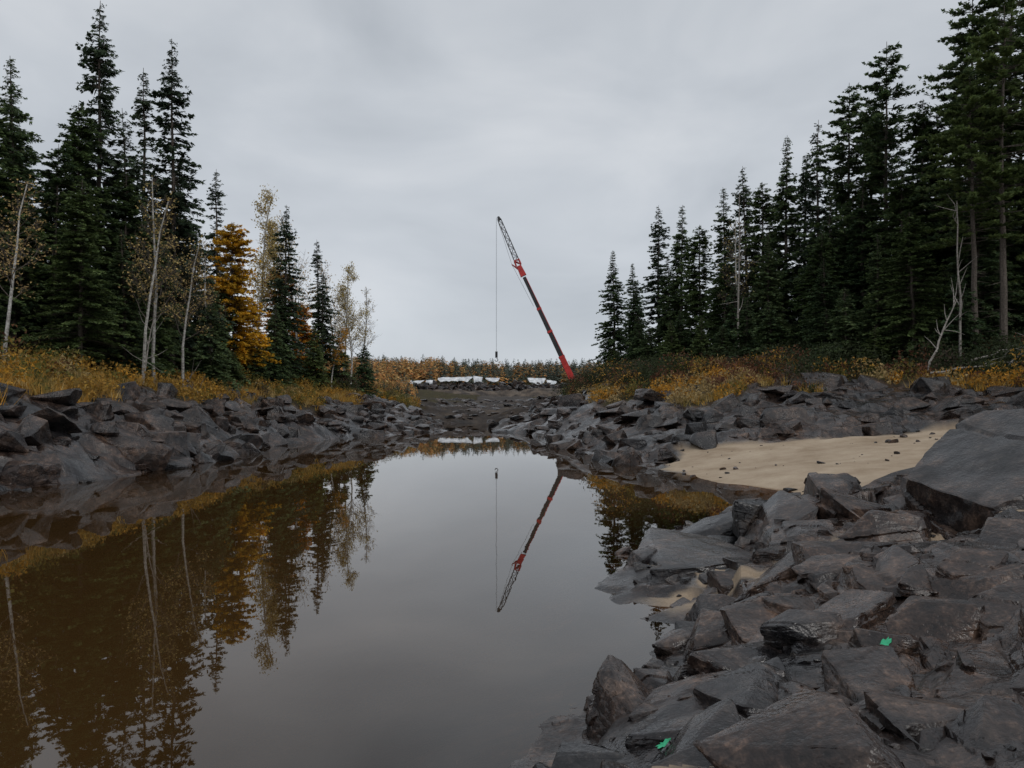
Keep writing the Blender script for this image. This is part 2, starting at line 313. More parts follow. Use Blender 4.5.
scatter('broken_rocks',900,(0,12),(3,20),(.06,.40),6,3,lambda x,y,z,s,r,sd,v:(r>.5)&(s>-.25)&(np.hypot(x,y)>2.6),M_ROCK,.25,2.0,(.3,.7),-.1,'slab')
scatter('rubble_stones',1700,(-.5,8),(3,14),(.025,.12),7,2,lambda x,y,z,s,r,sd,v:(s>-.3)&(fbm(x*.9,y*.9,8,2)>.0)&(np.hypot(x,y)>2.6),M_ROCK,.25,2)
scatter('beach_stones',300,(6,23),(18,35),(.05,.4),9,2,lambda x,y,z,s,r,sd,v:(sd>.5)&(fbm(x*.5,y*.5,18,2)>-.05),M_ROCK,.25,3,(.5,.9),0)
# massive fractured blocks of the near shore, one mesh per shape, many placements
SLAB=[mk('boulder',*slab(700+q,3,g_,.11,.012,.10),[M_ROCK],link=False) for q,g_ in enumerate((12,14,16,13,15,12,18,14,13,16,12,15,14,13,17,12,20,16,18,22))]
print('slab faces',[len(m.polygons) for m in SLAB])
g=RS(21);pts=[];tries=0
def addslab(x,y,sz,lift,th_,sh=None):
    T=terrain([x],[y]);o=bpy.data.objects.new('boulder',SLAB[g.randint(20)]);sc.collection.objects.link(o)
    o.scale=(sz*g.uniform(.55,.78),sz*g.uniform(.36,.52),th_);o.rotation_euler=(.12+g.normal()*.14,-.22+g.normal()*.15,.5+g.normal()*.5)
    o.location=(x,y,T[0][0]+th_*lift)
while len(pts)<200 and tries<12000:
    tries+=1;y=3.0+17*g.rand()**1.25;x=g.uniform(-.2,.66*y+1.5);sz=(.50+1.45*g.rand()**1.5)*(.70+.035*y)
    if len(pts)>90: sz*=.5
    if y<6.5: sz=min(sz,1.0)
    if math.hypot(x,y)<3.0+sz*.6: continue
    if any((x-a)**2+(y-b2)**2<(.28*(sz+c))**2 for a,b2,c in pts): continue
    T=terrain([x],[y])
    if T[1][0]<.36*sz or T[2][0]<.5: continue
    pts.append((x,y,sz));addslab(x,y,sz,g.uniform(-.45,.2),g.uniform(.17,.34)*sz)
BOUL=[ # X,Y,Z, sx,sy,sz, rx,ry,rz, seed
(9.9,13.2,1.6,1.5,1.3,.8,0,.1,1.1,202),
(3.95,13.2,.60,.66,.5,.38,.1,.1,.4,203),(2.6,12.0,.06,1.25,1.9,.36,.03,-.12,.2,204),(2.9,9.3,.34,1.05,.75,.27,-.1,-.25,.5,205),
(1.55,6.1,.22,.78,.42,.22,-.12,-.40,.6,206),(2.35,7.3,.40,.65,.6,.22,.1,-.25,.9,207),(3.6,8.5,.68,.7,.5,.27,.1,-.3,.2,208),(3.35,6.3,.76,.62,.42,.22,.1,-.3,.6,209)]
for q in BOUL:
    V,F=slab(q[9],3,16,.11,.013,.10);V=(V*np.array(q[3:6]))@rotm(*q[6:9]).T
    o=mk('boulder',V,F,[M_ROCK],smooth=False);o.location=q[:3]
# the big weathered boulder: rounded mass with a few flat broken faces and deep joints
V,F=rock(217,6,13,.62,.86,.022)
jt=np.abs(V[:,0]*.8+V[:,2]*.5-.18+.05*vn3(V[:,0]*3,V[:,1]*3,V[:,2]*3,5));V=V*(1-.045*np.exp(-(jt/.018)**2))[:,None]
jt=np.abs(V[:,1]*.5-V[:,2]*.9+.12+V[:,0]*.25+.05*vn3(V[:,0]*3,V[:,1]*3+7,V[:,2]*3,6));V=V*(1-.04*np.exp(-(jt/.016)**2))[:,None]
V=V*(1-.06*(V[:,0]*.7-V[:,2]*.5>.32)*(V[:,2]>-.2))[:,None]
V=(V*np.array([2.0,1.55,1.18]))@rotm(.05,-.30,.3).T
o=mk('boulder',V,F,[M_ROCK],smooth=False);o.location=(7.75,11.5,1.42)
# ------------------------------------------------------------------ vegetation builders
def tube(P,r,k=6):
    P=np.asarray(P,float);r=np.asarray(r,float);m=len(P);t=np.gradient(P,axis=0);t/=np.linalg.norm(t,axis=1)[:,None]+1e-9
    u=np.cross(t,[.13,.97,.2]);u/=np.linalg.norm(u,axis=1)[:,None]+1e-9;v=np.cross(t,u)
    a=np.arange(k)/k*2*np.pi
    V=(P[:,None]+r[:,None,None]*(np.cos(a)[None,:,None]*u[:,None]+np.sin(a)[None,:,None]*v[:,None])).reshape(-1,3)
    i=np.arange(m-1)[:,None]*k;j=np.arange(k)[None];j2=(j+1)%k
    F=np.concatenate([np.stack([i+j,i+j2,i+k+j2],-1).reshape(-1,3),np.stack([i+j,i+k+j2,i+k+j],-1).reshape(-1,3)]);return V,F
def nrm(v): return v/(np.linalg.norm(v,axis=-1,keepdims=True)+1e-9)
def conifer(h,R,cb,seed,pal,spacing=.30,shape=.8,droop=.35,twig=.5,dens=1.2,irr=.25,tuft=0.,skip=.08,wid=.18):
    g=RS(seed);A=Acc();zt=np.linspace(-.8,h,14);wob=np.cumsum(g.normal(size=(14,2))*.035,axis=0);wob-=wob[1]
    TP=np.c_[wob,zt];V,F=tube(TP,np.maximum(h*.0105*(1-np.clip(zt,0,h)/h)**.85,.015),7);A.add(V,F,(1,1,1),1)
    ax=lambda z:np.stack([np.interp(z,zt,wob[:,0]),np.interp(z,zt,wob[:,1])],-1)
    bz=[];z=cb*h
    while z<h*.985:
        nb=g.randint(5,9) if z<h*.9 else g.randint(4,7)
        bz+=list(z+g.uniform(-.14,.14,nb));z+=spacing*g.uniform(.7,1.3)*(1 if z<h*.8 else .7)
    bz=np.array(bz);bz=bz[g.rand(len(bz))>skip];n=len(bz);t=np.clip((bz-cb*h)/(h*(1-cb)),0,1)
    an=g.uniform(0,6.283,n)
    lump=1+irr*(np.sin(t*17+seed)*.5+np.sin(an*2+t*9+seed*2)*.6+g.normal(size=n)*.5)
    L=R*((1-t)**shape)*np.minimum(1,.6+t*4)*np.clip(lump,.35,1.5)*g.uniform(.7,1.1,n)+.12
    up=np.where(t>.75,.35*(t-.5),.0)+g.normal(size=n)*.06+.1*tuft; dr=droop*(1.1-t)
    tone=g.uniform(.65,1.35,n)
    d=np.stack([np.cos(an),np.sin(an)],-1);c0=ax(bz)
    p0=np.c_[c0,bz];e=np.c_[c0+d*L[:,None]*.9,bz+L*up-dr*L*.8]
    w=np.c_[-d[:,1],d[:,0],0*L]*.022;V=np.stack([p0-w,p0+w,e,p0-[0,0,.03],p0+[0,0,.03],e],1).reshape(-1,3);A.add(V,np.arange(len(V)).reshape(-1,3),(1,1,1),1)
    ns=np.maximum(4,(L/.15*dens)).astype(int);bi=np.repeat(np.arange(n),ns);N=len(bi)
    s=g.rand(N);s=(.12+.88*s) if tuft<.5 else (.35+.65*s**.7)
    Ls=L[bi];rad=s*Ls;pz=bz[bi]+rad*up[bi]-dr[bi]*rad*(s*.9)+dr[bi]*.35*Ls*np.maximum(s-.75,0)
    dd=d[bi];p=np.c_[ax(bz[bi])+dd*rad[:,None],pz]+g.normal(size=(N,3))*.04
    for side in (-1,1,0):
        a=g.uniform(.5,1.1,N)*side+g.normal(size=N)*.15
        ca,sa=np.cos(a),np.sin(a);q=np.c_[dd[:,0]*ca-dd[:,1]*sa,dd[:,0]*sa+dd[:,1]*ca,g.normal(size=N)*.28-droop*.7+tuft*.6];q=nrm(q)
        l=(twig*(1.15-.6*s)*g.uniform(.6,1.2,N))*np.clip(Ls/1.0,.4,1.1)
        if side==0: l*=.8
        sd=nrm(np.cross(q,np.c_[g.normal(size=N)*.9,g.normal(size=N)*.9,np.ones(N)]))*(wid*np.clip(Ls,.35,1)*g.uniform(.6,1.3,N))[:,None]
        b0=p;tip=p+q*l[:,None];mid=p+q*(l*.45)[:,None]
        m2=p+q*(l*.75)[:,None]
        V=np.stack([b0-sd*.15,mid+sd*.6,tip, b0+sd*.15,mid-sd*.6,m2-sd*.35-[0,0,.05]],1)
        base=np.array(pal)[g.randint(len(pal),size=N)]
        C=base*(tone[bi]*(.6+.55*s))[:,None]  # inner needles darker: crown shade put into vertex colour, along with older-growth tone
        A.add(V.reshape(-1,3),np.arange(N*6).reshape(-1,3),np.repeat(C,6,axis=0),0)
    if cb>.06:
        nd=int(cb*h*5);z=g.uniform(.08*h,cb*h+.5,nd);a=g.uniform(0,6.28,nd);l=g.uniform(.3,1.2,nd)*min(1,R/1.5)
        p0=np.c_[ax(z),z];e=p0+np.c_[np.cos(a)*l,np.sin(a)*l,-l*g.uniform(.0,.5,nd)];w=np.array([0,0,.016])
        V=np.stack([p0-w,p0+w,e],1).reshape(-1,3);A.add(V,np.arange(len(V)).reshape(-1,3),(1,1,1),1)
    me=A.out('tree',[M_NEEDLE,M_BARK],link=False);me['h']=h;return me
def birch(h,seed,leaf,pal,lean=.08,bark=M_BIRCH,first=.35,spread=.75,lsz=.16):
    g=RS(seed);A=Acc()
    def limb(p,d,L,r,lev):
        n=7 if lev==0 else 5;P=[p];dd=d.copy()
        for q in range(n-1):
            dd=nrm(dd+g.normal(size=3)*(.06 if lev==0 else .16)+np.array([0,0,.05]));P.append(P[-1]+dd*L/(n-1))
        P=np.array(P);rad=r*np.linspace(1,.25,n)
        if lev<3: V,F=tube(P,rad,6 if lev==0 else 4 if lev==1 else 3);A.add(V,F,(1,1,1),1 if lev<1 else 2)
        else: V,F=tube(P[[0,2,4]],np.maximum(rad[[0,2,4]],.006),3);A.add(V,F,(1,1,1),2)
        if lev>=2 and leaf>0:
            k=g.poisson(leaf*L*4)
            if k:
                c=P[g.randint(1,n,size=k)]+g.normal(size=(k,3))*.2
                u=nrm(g.normal(size=(k,3)))*lsz;v=nrm(g.normal(size=(k,3)))*lsz*.8
                V=np.stack([c-u*.5,c+u*.5,c+v],1).reshape(-1,3);C=np.array(pal)[g.randint(len(pal),size=k)]*g.uniform(.7,1.25,(k,1))
                A.add(V,np.arange(k*3).reshape(-1,3),np.repeat(C,3,axis=0),0)
        if lev<3:
            nb=[int(h*1.7),6,5][lev]
            for q in range(nb):
                t=first+(1-first)*(q+g.rand())/nb if lev==0 else g.uniform(.25,1)
                i=t*(n-1);i0=min(int(i),n-2);b=P[i0]+(P[i0+1]-P[i0])*(i-i0)
                a=g.uniform(0,6.28);side=np.array([math.cos(a),math.sin(a),0]);
                nd=nrm(dd*.75+side*spread*g.uniform(.7,1.2)+np.array([0,0,.15]))
                Lb=(h*.26*(1.15-t)*g.uniform(.6,1.2)) if lev==0 else L*g.uniform(.35,.6)
                limb(b,nd,Lb,max(r*(1-t*.75)*.42,.008),lev+1)
    a=g.uniform(0,6.28);limb(np.array([0,0,-.6]),nrm(np.array([math.cos(a)*lean,math.sin(a)*lean,1])),h+.6,h*.0085,0)
    me=A.out('tree',[M_LEAF,bark,M_BARK],link=False);me['h']=h;return me
GREEN=[(.070,.110,.046),(.088,.132,.054),(.054,.088,.044),(.105,.140,.056)]
GREEN2=[(.095,.135,.045),(.115,.155,.052),(.075,.112,.042)]
DARK=[(.045,.070,.042),(.058,.086,.050),(.072,.100,.054)]
GOLD=[(.72,.36,.035),(.60,.28,.025),(.78,.44,.06),(.48,.25,.03)]
PALEY=[(.55,.40,.16),(.62,.46,.18),(.44,.32,.14)]
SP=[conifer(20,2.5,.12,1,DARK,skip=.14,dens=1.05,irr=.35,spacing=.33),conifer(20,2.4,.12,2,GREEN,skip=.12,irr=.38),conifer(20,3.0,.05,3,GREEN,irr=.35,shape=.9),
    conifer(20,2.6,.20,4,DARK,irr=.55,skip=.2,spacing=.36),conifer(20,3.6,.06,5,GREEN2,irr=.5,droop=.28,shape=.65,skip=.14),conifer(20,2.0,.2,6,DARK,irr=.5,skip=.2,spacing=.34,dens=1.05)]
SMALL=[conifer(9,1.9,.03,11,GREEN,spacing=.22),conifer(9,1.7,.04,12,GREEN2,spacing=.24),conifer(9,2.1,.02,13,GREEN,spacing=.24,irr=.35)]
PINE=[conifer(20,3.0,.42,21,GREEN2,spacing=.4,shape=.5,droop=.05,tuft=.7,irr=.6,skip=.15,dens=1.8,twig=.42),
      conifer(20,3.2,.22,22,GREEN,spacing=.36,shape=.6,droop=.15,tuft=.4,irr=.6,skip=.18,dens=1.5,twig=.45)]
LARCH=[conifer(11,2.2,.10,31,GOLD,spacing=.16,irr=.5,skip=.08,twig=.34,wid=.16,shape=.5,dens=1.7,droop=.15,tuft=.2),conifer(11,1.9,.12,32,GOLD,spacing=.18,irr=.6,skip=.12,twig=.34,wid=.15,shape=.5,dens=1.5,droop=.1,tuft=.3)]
for me in LARCH: me.materials[0]=M_LEAF
BI=[birch(14,41,.6,PALEY,.10),birch(14,42,2.4,PALEY,.08),birch(14,43,.2,PALEY,.18),birch(14,44,1.8,GOLD,.12)]
G=RS(99)
def plant(name,me,x,y,top=None,h=None,wsc=1.0,rz=None,lean=0):
    z=hz(x,y)-.1
    if top is not None: h=top-z
    s=h/me['h'];o=bpy.data.objects.new(name,me);sc.collection.objects.link(o);o.location=(x,y,z)
    w=wsc*s**.6
    o.scale=(w,w,s);o.rotation_euler=(G.normal()*.012,lean+G.normal()*.012,G.uniform(0,6.28) if rz is None else rz);return o
# left bank
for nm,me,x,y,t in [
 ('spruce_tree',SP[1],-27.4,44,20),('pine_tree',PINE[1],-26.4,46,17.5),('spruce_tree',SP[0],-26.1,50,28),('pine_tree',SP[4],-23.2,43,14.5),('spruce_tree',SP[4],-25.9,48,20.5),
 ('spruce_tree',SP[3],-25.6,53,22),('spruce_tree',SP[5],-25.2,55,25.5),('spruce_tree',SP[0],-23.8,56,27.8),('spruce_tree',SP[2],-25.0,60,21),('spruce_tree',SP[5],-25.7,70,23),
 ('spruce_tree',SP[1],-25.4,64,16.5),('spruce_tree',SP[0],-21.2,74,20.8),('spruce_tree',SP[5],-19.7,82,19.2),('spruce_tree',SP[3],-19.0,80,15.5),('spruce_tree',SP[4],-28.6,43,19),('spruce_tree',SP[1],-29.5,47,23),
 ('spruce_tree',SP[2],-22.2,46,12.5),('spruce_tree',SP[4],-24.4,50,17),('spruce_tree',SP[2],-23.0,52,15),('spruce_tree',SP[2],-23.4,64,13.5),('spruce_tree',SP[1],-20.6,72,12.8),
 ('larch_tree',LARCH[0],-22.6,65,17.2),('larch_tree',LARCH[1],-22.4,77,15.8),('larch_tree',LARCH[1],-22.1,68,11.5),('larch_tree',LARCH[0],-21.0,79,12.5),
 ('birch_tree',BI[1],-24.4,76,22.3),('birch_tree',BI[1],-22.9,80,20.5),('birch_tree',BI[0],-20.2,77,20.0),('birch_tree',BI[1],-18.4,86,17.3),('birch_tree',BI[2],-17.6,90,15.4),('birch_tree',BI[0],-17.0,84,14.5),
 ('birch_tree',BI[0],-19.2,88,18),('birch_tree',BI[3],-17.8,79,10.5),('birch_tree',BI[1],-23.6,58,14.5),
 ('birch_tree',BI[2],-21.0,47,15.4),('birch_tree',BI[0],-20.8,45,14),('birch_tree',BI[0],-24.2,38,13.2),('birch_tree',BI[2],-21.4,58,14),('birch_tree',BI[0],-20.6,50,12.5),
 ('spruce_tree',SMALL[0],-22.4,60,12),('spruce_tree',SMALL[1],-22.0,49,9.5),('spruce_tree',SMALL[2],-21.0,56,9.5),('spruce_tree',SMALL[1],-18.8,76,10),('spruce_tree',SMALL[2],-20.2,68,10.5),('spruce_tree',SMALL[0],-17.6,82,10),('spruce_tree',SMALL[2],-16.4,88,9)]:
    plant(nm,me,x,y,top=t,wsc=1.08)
# right bank
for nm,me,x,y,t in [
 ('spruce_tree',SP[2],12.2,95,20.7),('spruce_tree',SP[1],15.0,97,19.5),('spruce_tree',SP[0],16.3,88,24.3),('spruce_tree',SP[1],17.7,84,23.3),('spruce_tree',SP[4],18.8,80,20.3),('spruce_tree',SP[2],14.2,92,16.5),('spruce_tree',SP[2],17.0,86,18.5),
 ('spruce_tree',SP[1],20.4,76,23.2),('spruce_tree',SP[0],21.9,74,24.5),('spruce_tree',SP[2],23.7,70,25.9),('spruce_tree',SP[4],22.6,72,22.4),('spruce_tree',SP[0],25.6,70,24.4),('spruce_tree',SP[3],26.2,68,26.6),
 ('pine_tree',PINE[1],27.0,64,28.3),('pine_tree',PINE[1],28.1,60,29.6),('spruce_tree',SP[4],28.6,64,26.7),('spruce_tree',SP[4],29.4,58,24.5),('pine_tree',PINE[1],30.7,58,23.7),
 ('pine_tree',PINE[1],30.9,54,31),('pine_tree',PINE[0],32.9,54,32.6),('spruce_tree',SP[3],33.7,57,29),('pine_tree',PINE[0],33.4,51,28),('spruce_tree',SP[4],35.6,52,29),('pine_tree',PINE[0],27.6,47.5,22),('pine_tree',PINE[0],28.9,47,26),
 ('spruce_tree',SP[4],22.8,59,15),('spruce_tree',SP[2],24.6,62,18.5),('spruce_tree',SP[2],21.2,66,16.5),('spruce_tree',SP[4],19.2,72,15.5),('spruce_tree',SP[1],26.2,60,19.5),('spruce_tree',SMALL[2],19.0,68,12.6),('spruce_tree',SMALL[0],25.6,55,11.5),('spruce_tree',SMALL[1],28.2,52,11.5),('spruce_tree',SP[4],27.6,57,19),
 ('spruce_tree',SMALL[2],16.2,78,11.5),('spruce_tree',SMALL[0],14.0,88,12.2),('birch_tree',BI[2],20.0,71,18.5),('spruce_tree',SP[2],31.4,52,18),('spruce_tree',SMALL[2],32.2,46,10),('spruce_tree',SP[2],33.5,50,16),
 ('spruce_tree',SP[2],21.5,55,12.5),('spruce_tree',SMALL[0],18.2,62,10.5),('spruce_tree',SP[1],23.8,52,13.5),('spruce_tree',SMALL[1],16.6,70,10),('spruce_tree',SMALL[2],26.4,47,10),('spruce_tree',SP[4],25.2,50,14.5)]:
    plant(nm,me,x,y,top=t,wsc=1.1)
# young trees along the forest edge
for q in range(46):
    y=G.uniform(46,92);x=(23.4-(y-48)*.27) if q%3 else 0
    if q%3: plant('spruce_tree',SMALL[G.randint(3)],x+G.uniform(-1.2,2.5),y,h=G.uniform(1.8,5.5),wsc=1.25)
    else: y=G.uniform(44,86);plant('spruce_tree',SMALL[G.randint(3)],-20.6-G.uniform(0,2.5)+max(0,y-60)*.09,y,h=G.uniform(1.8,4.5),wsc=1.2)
# forest interior on both banks (trees stand behind the edge rows)
cnt=0
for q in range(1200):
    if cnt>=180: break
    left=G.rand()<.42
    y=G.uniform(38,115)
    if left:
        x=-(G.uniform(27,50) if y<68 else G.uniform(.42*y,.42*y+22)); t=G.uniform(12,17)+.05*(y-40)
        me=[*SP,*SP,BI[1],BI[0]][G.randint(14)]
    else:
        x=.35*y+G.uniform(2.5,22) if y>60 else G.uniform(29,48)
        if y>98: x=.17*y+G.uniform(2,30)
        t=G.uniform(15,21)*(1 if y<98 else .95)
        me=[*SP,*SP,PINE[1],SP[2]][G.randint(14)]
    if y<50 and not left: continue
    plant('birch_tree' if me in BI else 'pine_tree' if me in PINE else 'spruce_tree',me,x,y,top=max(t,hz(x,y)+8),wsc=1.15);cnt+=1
# ------------------------------------------------------------------ distant forest (one mass)
def lowtree(g,h,R,pal,n=90,rd=.8):
    z=g.rand(n)**.8;a=g.uniform(0,6.28,n);r=R*(1-z)**rd*g.uniform(.25,1.,n)+.05
    p=np.c_[np.cos(a)*r,np.sin(a)*r,h*(.04+.94*z)];q=np.c_[np.cos(a),np.sin(a),-.5+0*a]*(R*.42*(1.15-z))[:,None]
    w=np.c_[-np.sin(a),np.cos(a),.1*g.normal(size=n)]*(R*.32*(1.2-z))[:,None]
    V=np.stack([p-w,p+w+[0,0,.2],p+q],1).reshape(-1,3);C=np.array(pal)[g.randint(len(pal),size=n)]*g.uniform(.7,1.3,(n,1))
    T=np.array([(-.12,0,-1),(.12,0,-1),(0,0,h)]);return np.vstack([V,T]),np.arange(n*3+3).reshape(-1,3),np.vstack([np.repeat(C,3,axis=0),[(.05,.05,.04)]*3])
g=RS(5);A=Acc()
HZ=[(.090,.106,.085),(.100,.114,.088),(.078,.094,.076)];YE=[(.56,.33,.10),(.46,.26,.09),(.26,.20,.08),(.54,.37,.14),(.38,.19,.07),(.14,.14,.08)]  # HZ: conifer greens paled and greyed, distance haze put into the colour
def mass(n,xr,yr,hr,py,npt=80,wf=1.):
    x=g.uniform(*xr,n);y=g.uniform(*yr,n);z=terrain(x,y)[0]
    for k in range(n):
        yel=g.rand()<py;h=g.uniform(*hr)*(.85 if yel else 1);V,F,C=lowtree(g,h,h*(.42 if yel else .27)*wf,YE if yel else HZ,npt,.45 if yel else .75)
        A.add(V+[x[k],y[k],z[k]],F,C)
mass(680,(-150,-38),(400,500),(5,12),.75,60,1.25);mass(560,(-38,80),(400,500),(5,10),.35,60,1.25);mass(260,(-90,-40),(185,300),(4,8),.8);mass(90,(-50,-36),(205,290),(4.5,8.5),.85);mass(150,(-40,-20),(135,185),(1.2,2.6),.8,60);mass(260,(50,220),(200,440),(10,16),.1);mass(200,(-230,-75),(150,400),(10,16),.25)
M_FAR=mat_col('far_foliage',.9,0,.1);A.out('distant_forest',[M_FAR])
# ------------------------------------------------------------------ undergrowth and grass
def shrubs(name,n,xr,yr,seed,pals,hr,keep,zmid,leafn=120,lsz=.16):
    g=RS(seed);x=g.uniform(*xr,n);y=g.uniform(*yr,n);T=terrain(x,y);ok=np.where(keep(x,y,*T))[0];A=Acc()
    cl=fbm(x*.2,y*.2,seed,3)*.9+np.clip((zmid-T[0])*.33,-.5,.45)
    for q in ok:
        h=g.uniform(*hr)*(1.5 if cl[q]<-.1 else .85);w=h*g.uniform(.6,1.1);pal=np.array(pals[int(np.clip((cl[q]+.5+g.normal()*.17)*len(pals),0,len(pals)-1))]);k=int(leafn*(.6+h*.5))
        d=nrm(g.normal(size=(k,3)));rad=g.uniform(.35,1,k)**.6;c=d*rad[:,None]*[w,w,h*.62]+[0,0,h*.45];c+=g.normal(size=(k,3))*.07
        u=nrm(g.normal(size=(k,3)))*lsz*g.uniform(.5,1.2,(k,1));v=nrm(g.normal(size=(k,3))+[0,0,.6])*lsz
        V=np.stack([c-u*.5,c+u*.5,c+v],1).reshape(-1,3)+[x[q],y[q],T[0][q]-.05]
        C=pal[g.randint(len(pal),size=k)]*g.uniform(.6,1.3,(k,1));A.add(V,np.arange(k*3).reshape(-1,3),np.repeat(C,3,axis=0))
    return A.out(name,[M_LEAF])
OL=[(.15,.14,.035),(.20,.17,.04),(.10,.10,.03)];OC=[(.44,.27,.05),(.36,.21,.045),(.28,.19,.05)];RU=[(.15,.07,.035),(.11,.055,.03),(.18,.09,.045)];ST=[(.42,.32,.14),(.32,.24,.10)];GR=[(.045,.060,.025),(.035,.048,.022)];OR=[(.52,.28,.035),(.42,.22,.03)];BR=[(.08,.06,.04),(.10,.075,.05),(.05,.042,.03)]
vk=lambda x,y,z,s,r,sd,v:(v>.35)&(z<6.3)&(z>2.0)
shrubs('undergrowth',2500,(-32,-9),(24,110),71,[GR,GR,BR,OL,RU,OL,OC,ST,OL,OR,OC],(.3,1.35),vk,3.9)
shrubs('undergrowth',2900,(6,38),(32,105),72,[GR,GR,GR,BR,RU,GR,OL,OC,RU,OR,ST],(.35,1.4),vk,3.7)
def grass(name,n,xr,yr,seed,keep,pal):
    g=RS(seed);x=g.uniform(*xr,n);y=g.uniform(*yr,n);T=terrain(x,y);ok=np.where(keep(x,y,*T)&(fbm(x*.18,y*.18,seed,3)+g.normal(size=n)*.1>-.05))[0];m=len(ok);k=16
    c=np.c_[x[ok],y[ok],T[0][ok]-.03];c=np.repeat(c,k,axis=0)+np.c_[g.normal(size=(m*k,2))*.14,np.zeros(m*k)]
    l=np.repeat(g.uniform(.3,.85,m),k)*g.uniform(.6,1.1,m*k);d=np.c_[g.normal(size=(m*k,2))*.38,np.ones(m*k)];a=g.uniform(0,6.28,m*k);w=np.c_[np.cos(a),np.sin(a),0*a]*.022
    V=np.stack([c-w,c+w,c+d*l[:,None]],1).reshape(-1,3);C=np.array(pal)[np.repeat(g.randint(len(pal),size=m),k)]*g.uniform(.7,1.25,(m*k,1))
    return mk(name,V,np.arange(len(V)).reshape(-1,3),[M_LEAF],col=np.repeat(C,3,axis=0))
gk=lambda x,y,z,s,r,sd,v:(v>.15)&(z<3.6)&(z>1.8)
GP=[(.52,.32,.07),(.44,.29,.08),(.55,.40,.16),(.28,.21,.06),(.52,.28,.05)]
grass('grass',8500,(-30,-9),(24,100),81,gk,GP);grass('grass',7000,(6,34),(32,100),82,gk,GP)
# ------------------------------------------------------------------ fallen wood
def log(name,p,q,r,seed,br=5,mat=M_DEAD):
    g=RS(seed);A=Acc();p=np.array(p,float);q=np.array(q,float);n=8;P=p+(q-p)*np.linspace(0,1,n)[:,None]+g.normal(size=(n,3))*.05
    V,F=tube(P,r*np.linspace(1,.3,n),7);A.add(V,F)
    for k in range(br):
        t=g.uniform(.3,.95);b=p+(q-p)*t;d=nrm(nrm(q-p)*.5+g.normal(size=3)*.6+[0,0,.4]);L=g.uniform(.5,1.8)
        V,F=tube(np.array([b,b+d*L*.5+g.normal(size=3)*.06,b+d*L]),[r*.35,r*.25,r*.08],5);A.add(V,F)
    return A.out(name,[mat],smooth=True,col=False)
def onb(x,y,dz): return (x,y,hz(x,y)+dz)
log('fallen_tree',onb(22.8,44,.6),onb(25.0,45,4.0),.08,1,9);log('fallen_tree',onb(25,43.5,.7),onb(28.5,43,1.0),.07,2);log('fallen_tree',onb(26,42,.4),onb(29.5,44,2.0),.06,3,7)
log('fallen_tree',onb(22.5,43,.6),onb(27,42,.6),.07,4,3);log('fallen_tree',onb(-21.5,52,.6),onb(-19,49,.4),.08,5,3)
log('dead_snag',onb(25.8,46,-.2),onb(25.6,46,9.5),.08,8,12);log('dead_snag',onb(18.4,65,-.2),onb(18.5,65,14),.10,9,14);log('dead_snag',onb(-20.4,44,-.2),onb(-19.6,44,5),.06,10,8)
# ------------------------------------------------------------------ crane
def parent(name,loc=(0,0,0)):
    e=bpy.data.objects.new(name,None);sc.collection.objects.link(e);e.location=loc;return e
def part(par,name,V,F,mat,smooth=False):
    o=mk(name,np.asarray(V,float),F,[mat],smooth=smooth);o.parent=par;return o
BF=np.array([(0,1,3,2),(4,6,7,5),(0,4,5,1),(2,3,7,6),(0,2,6,4),(1,5,7,3)])
def boxv(c,s,R=np.eye(3)):
    V=np.array([(a,b,d) for a in (-.5,.5) for b in (-.5,.5) for d in (-.5,.5)])*s;return V@R.T+c
def beam(p,q,w0,w1,d0,d1):
    p=np.array(p,float);q=np.array(q,float);t=nrm(q-p);u=np.array([0,1.,0]);v=np.cross(t,u)
    V=[]
    for a in (0,1):
        c=(p,q)[a];w=(w0,w1)[a];d=(d0,d1)[a]
        for i_,j_ in ((-1,-1),(-1,1),(1,-1),(1,1)): V.append(c+v*w*.5*i_+u*d*.5*j_)
    return np.array(V)
def lattice(p,q,w0,w1,nseg,r=.06):
    p=np.array(p,float);q=np.array(q,float);t=nrm(q-p);u=np.array([0,1.,0]);v=np.cross(t,u);A=Acc()
    C=lambda k,i_,j_:p+(q-p)*k/nseg+(v*i_+u*j_)*.5*(w0+(w1-w0)*k/nseg)
    for i_,j_ in ((-1,-1),(-1,1),(1,-1),(1,1)):
        V,F=tube([C(0,i_,j_),C(nseg,i_,j_)],[r*1.5]*2,4);A.add(V,F)
    for k in range(nseg):
        o=1 if k%2 else -1
        for a,b2 in (((o,-1),(-o,-1)),((o,1),(-o,1)),((-1,o),(-1,-o)),((1,o),(1,-o))):
            V,F=tube([C(k,*a),C(k+1,*b2)],[r]*2,4);A.add(V,F)
            V,F=tube([C(k+1,*a),C(k+1,*b2)],[r*.8]*2,4);A.add(V,F)
    return np.vstack(A.V),np.vstack(A.F)
crane=parent('mobile_crane');CY=167.
B=np.array([14.1,CY,4.2]);J=np.array([1.67,CY,30.6]);Tp=np.array([-2.9,CY,41.4]);lerp=lambda a:B+(J-B)*a
part(crane,'boom_base_section',beam(lerp(0),lerp(.30),1.3,1.15,1.2,1.1),BF,M_RED)
part(crane,'boom_middle_section',beam(lerp(.30),lerp(.68),.95,.85,.9,.85),BF,M_BLACK)
part(crane,'boom_upper_section',beam(lerp(.68),lerp(.93),.72,.68,.7,.65),BF,M_BLACK)
part(crane,'boom_side_stripe',beam(lerp(.31)+[.42,-.02,.18],lerp(.92)+[.28,-.02,.13],.16,.10,.96,.76),BF,M_RED)
for k,a in enumerate((.30,.5,.68)): part(crane,'boom_collar_%d'%k,beam(lerp(a-.008),lerp(a+.008),1.25-k*.15,1.25-k*.15,1.2-k*.15,1.2-k*.15),BF,M_RED)
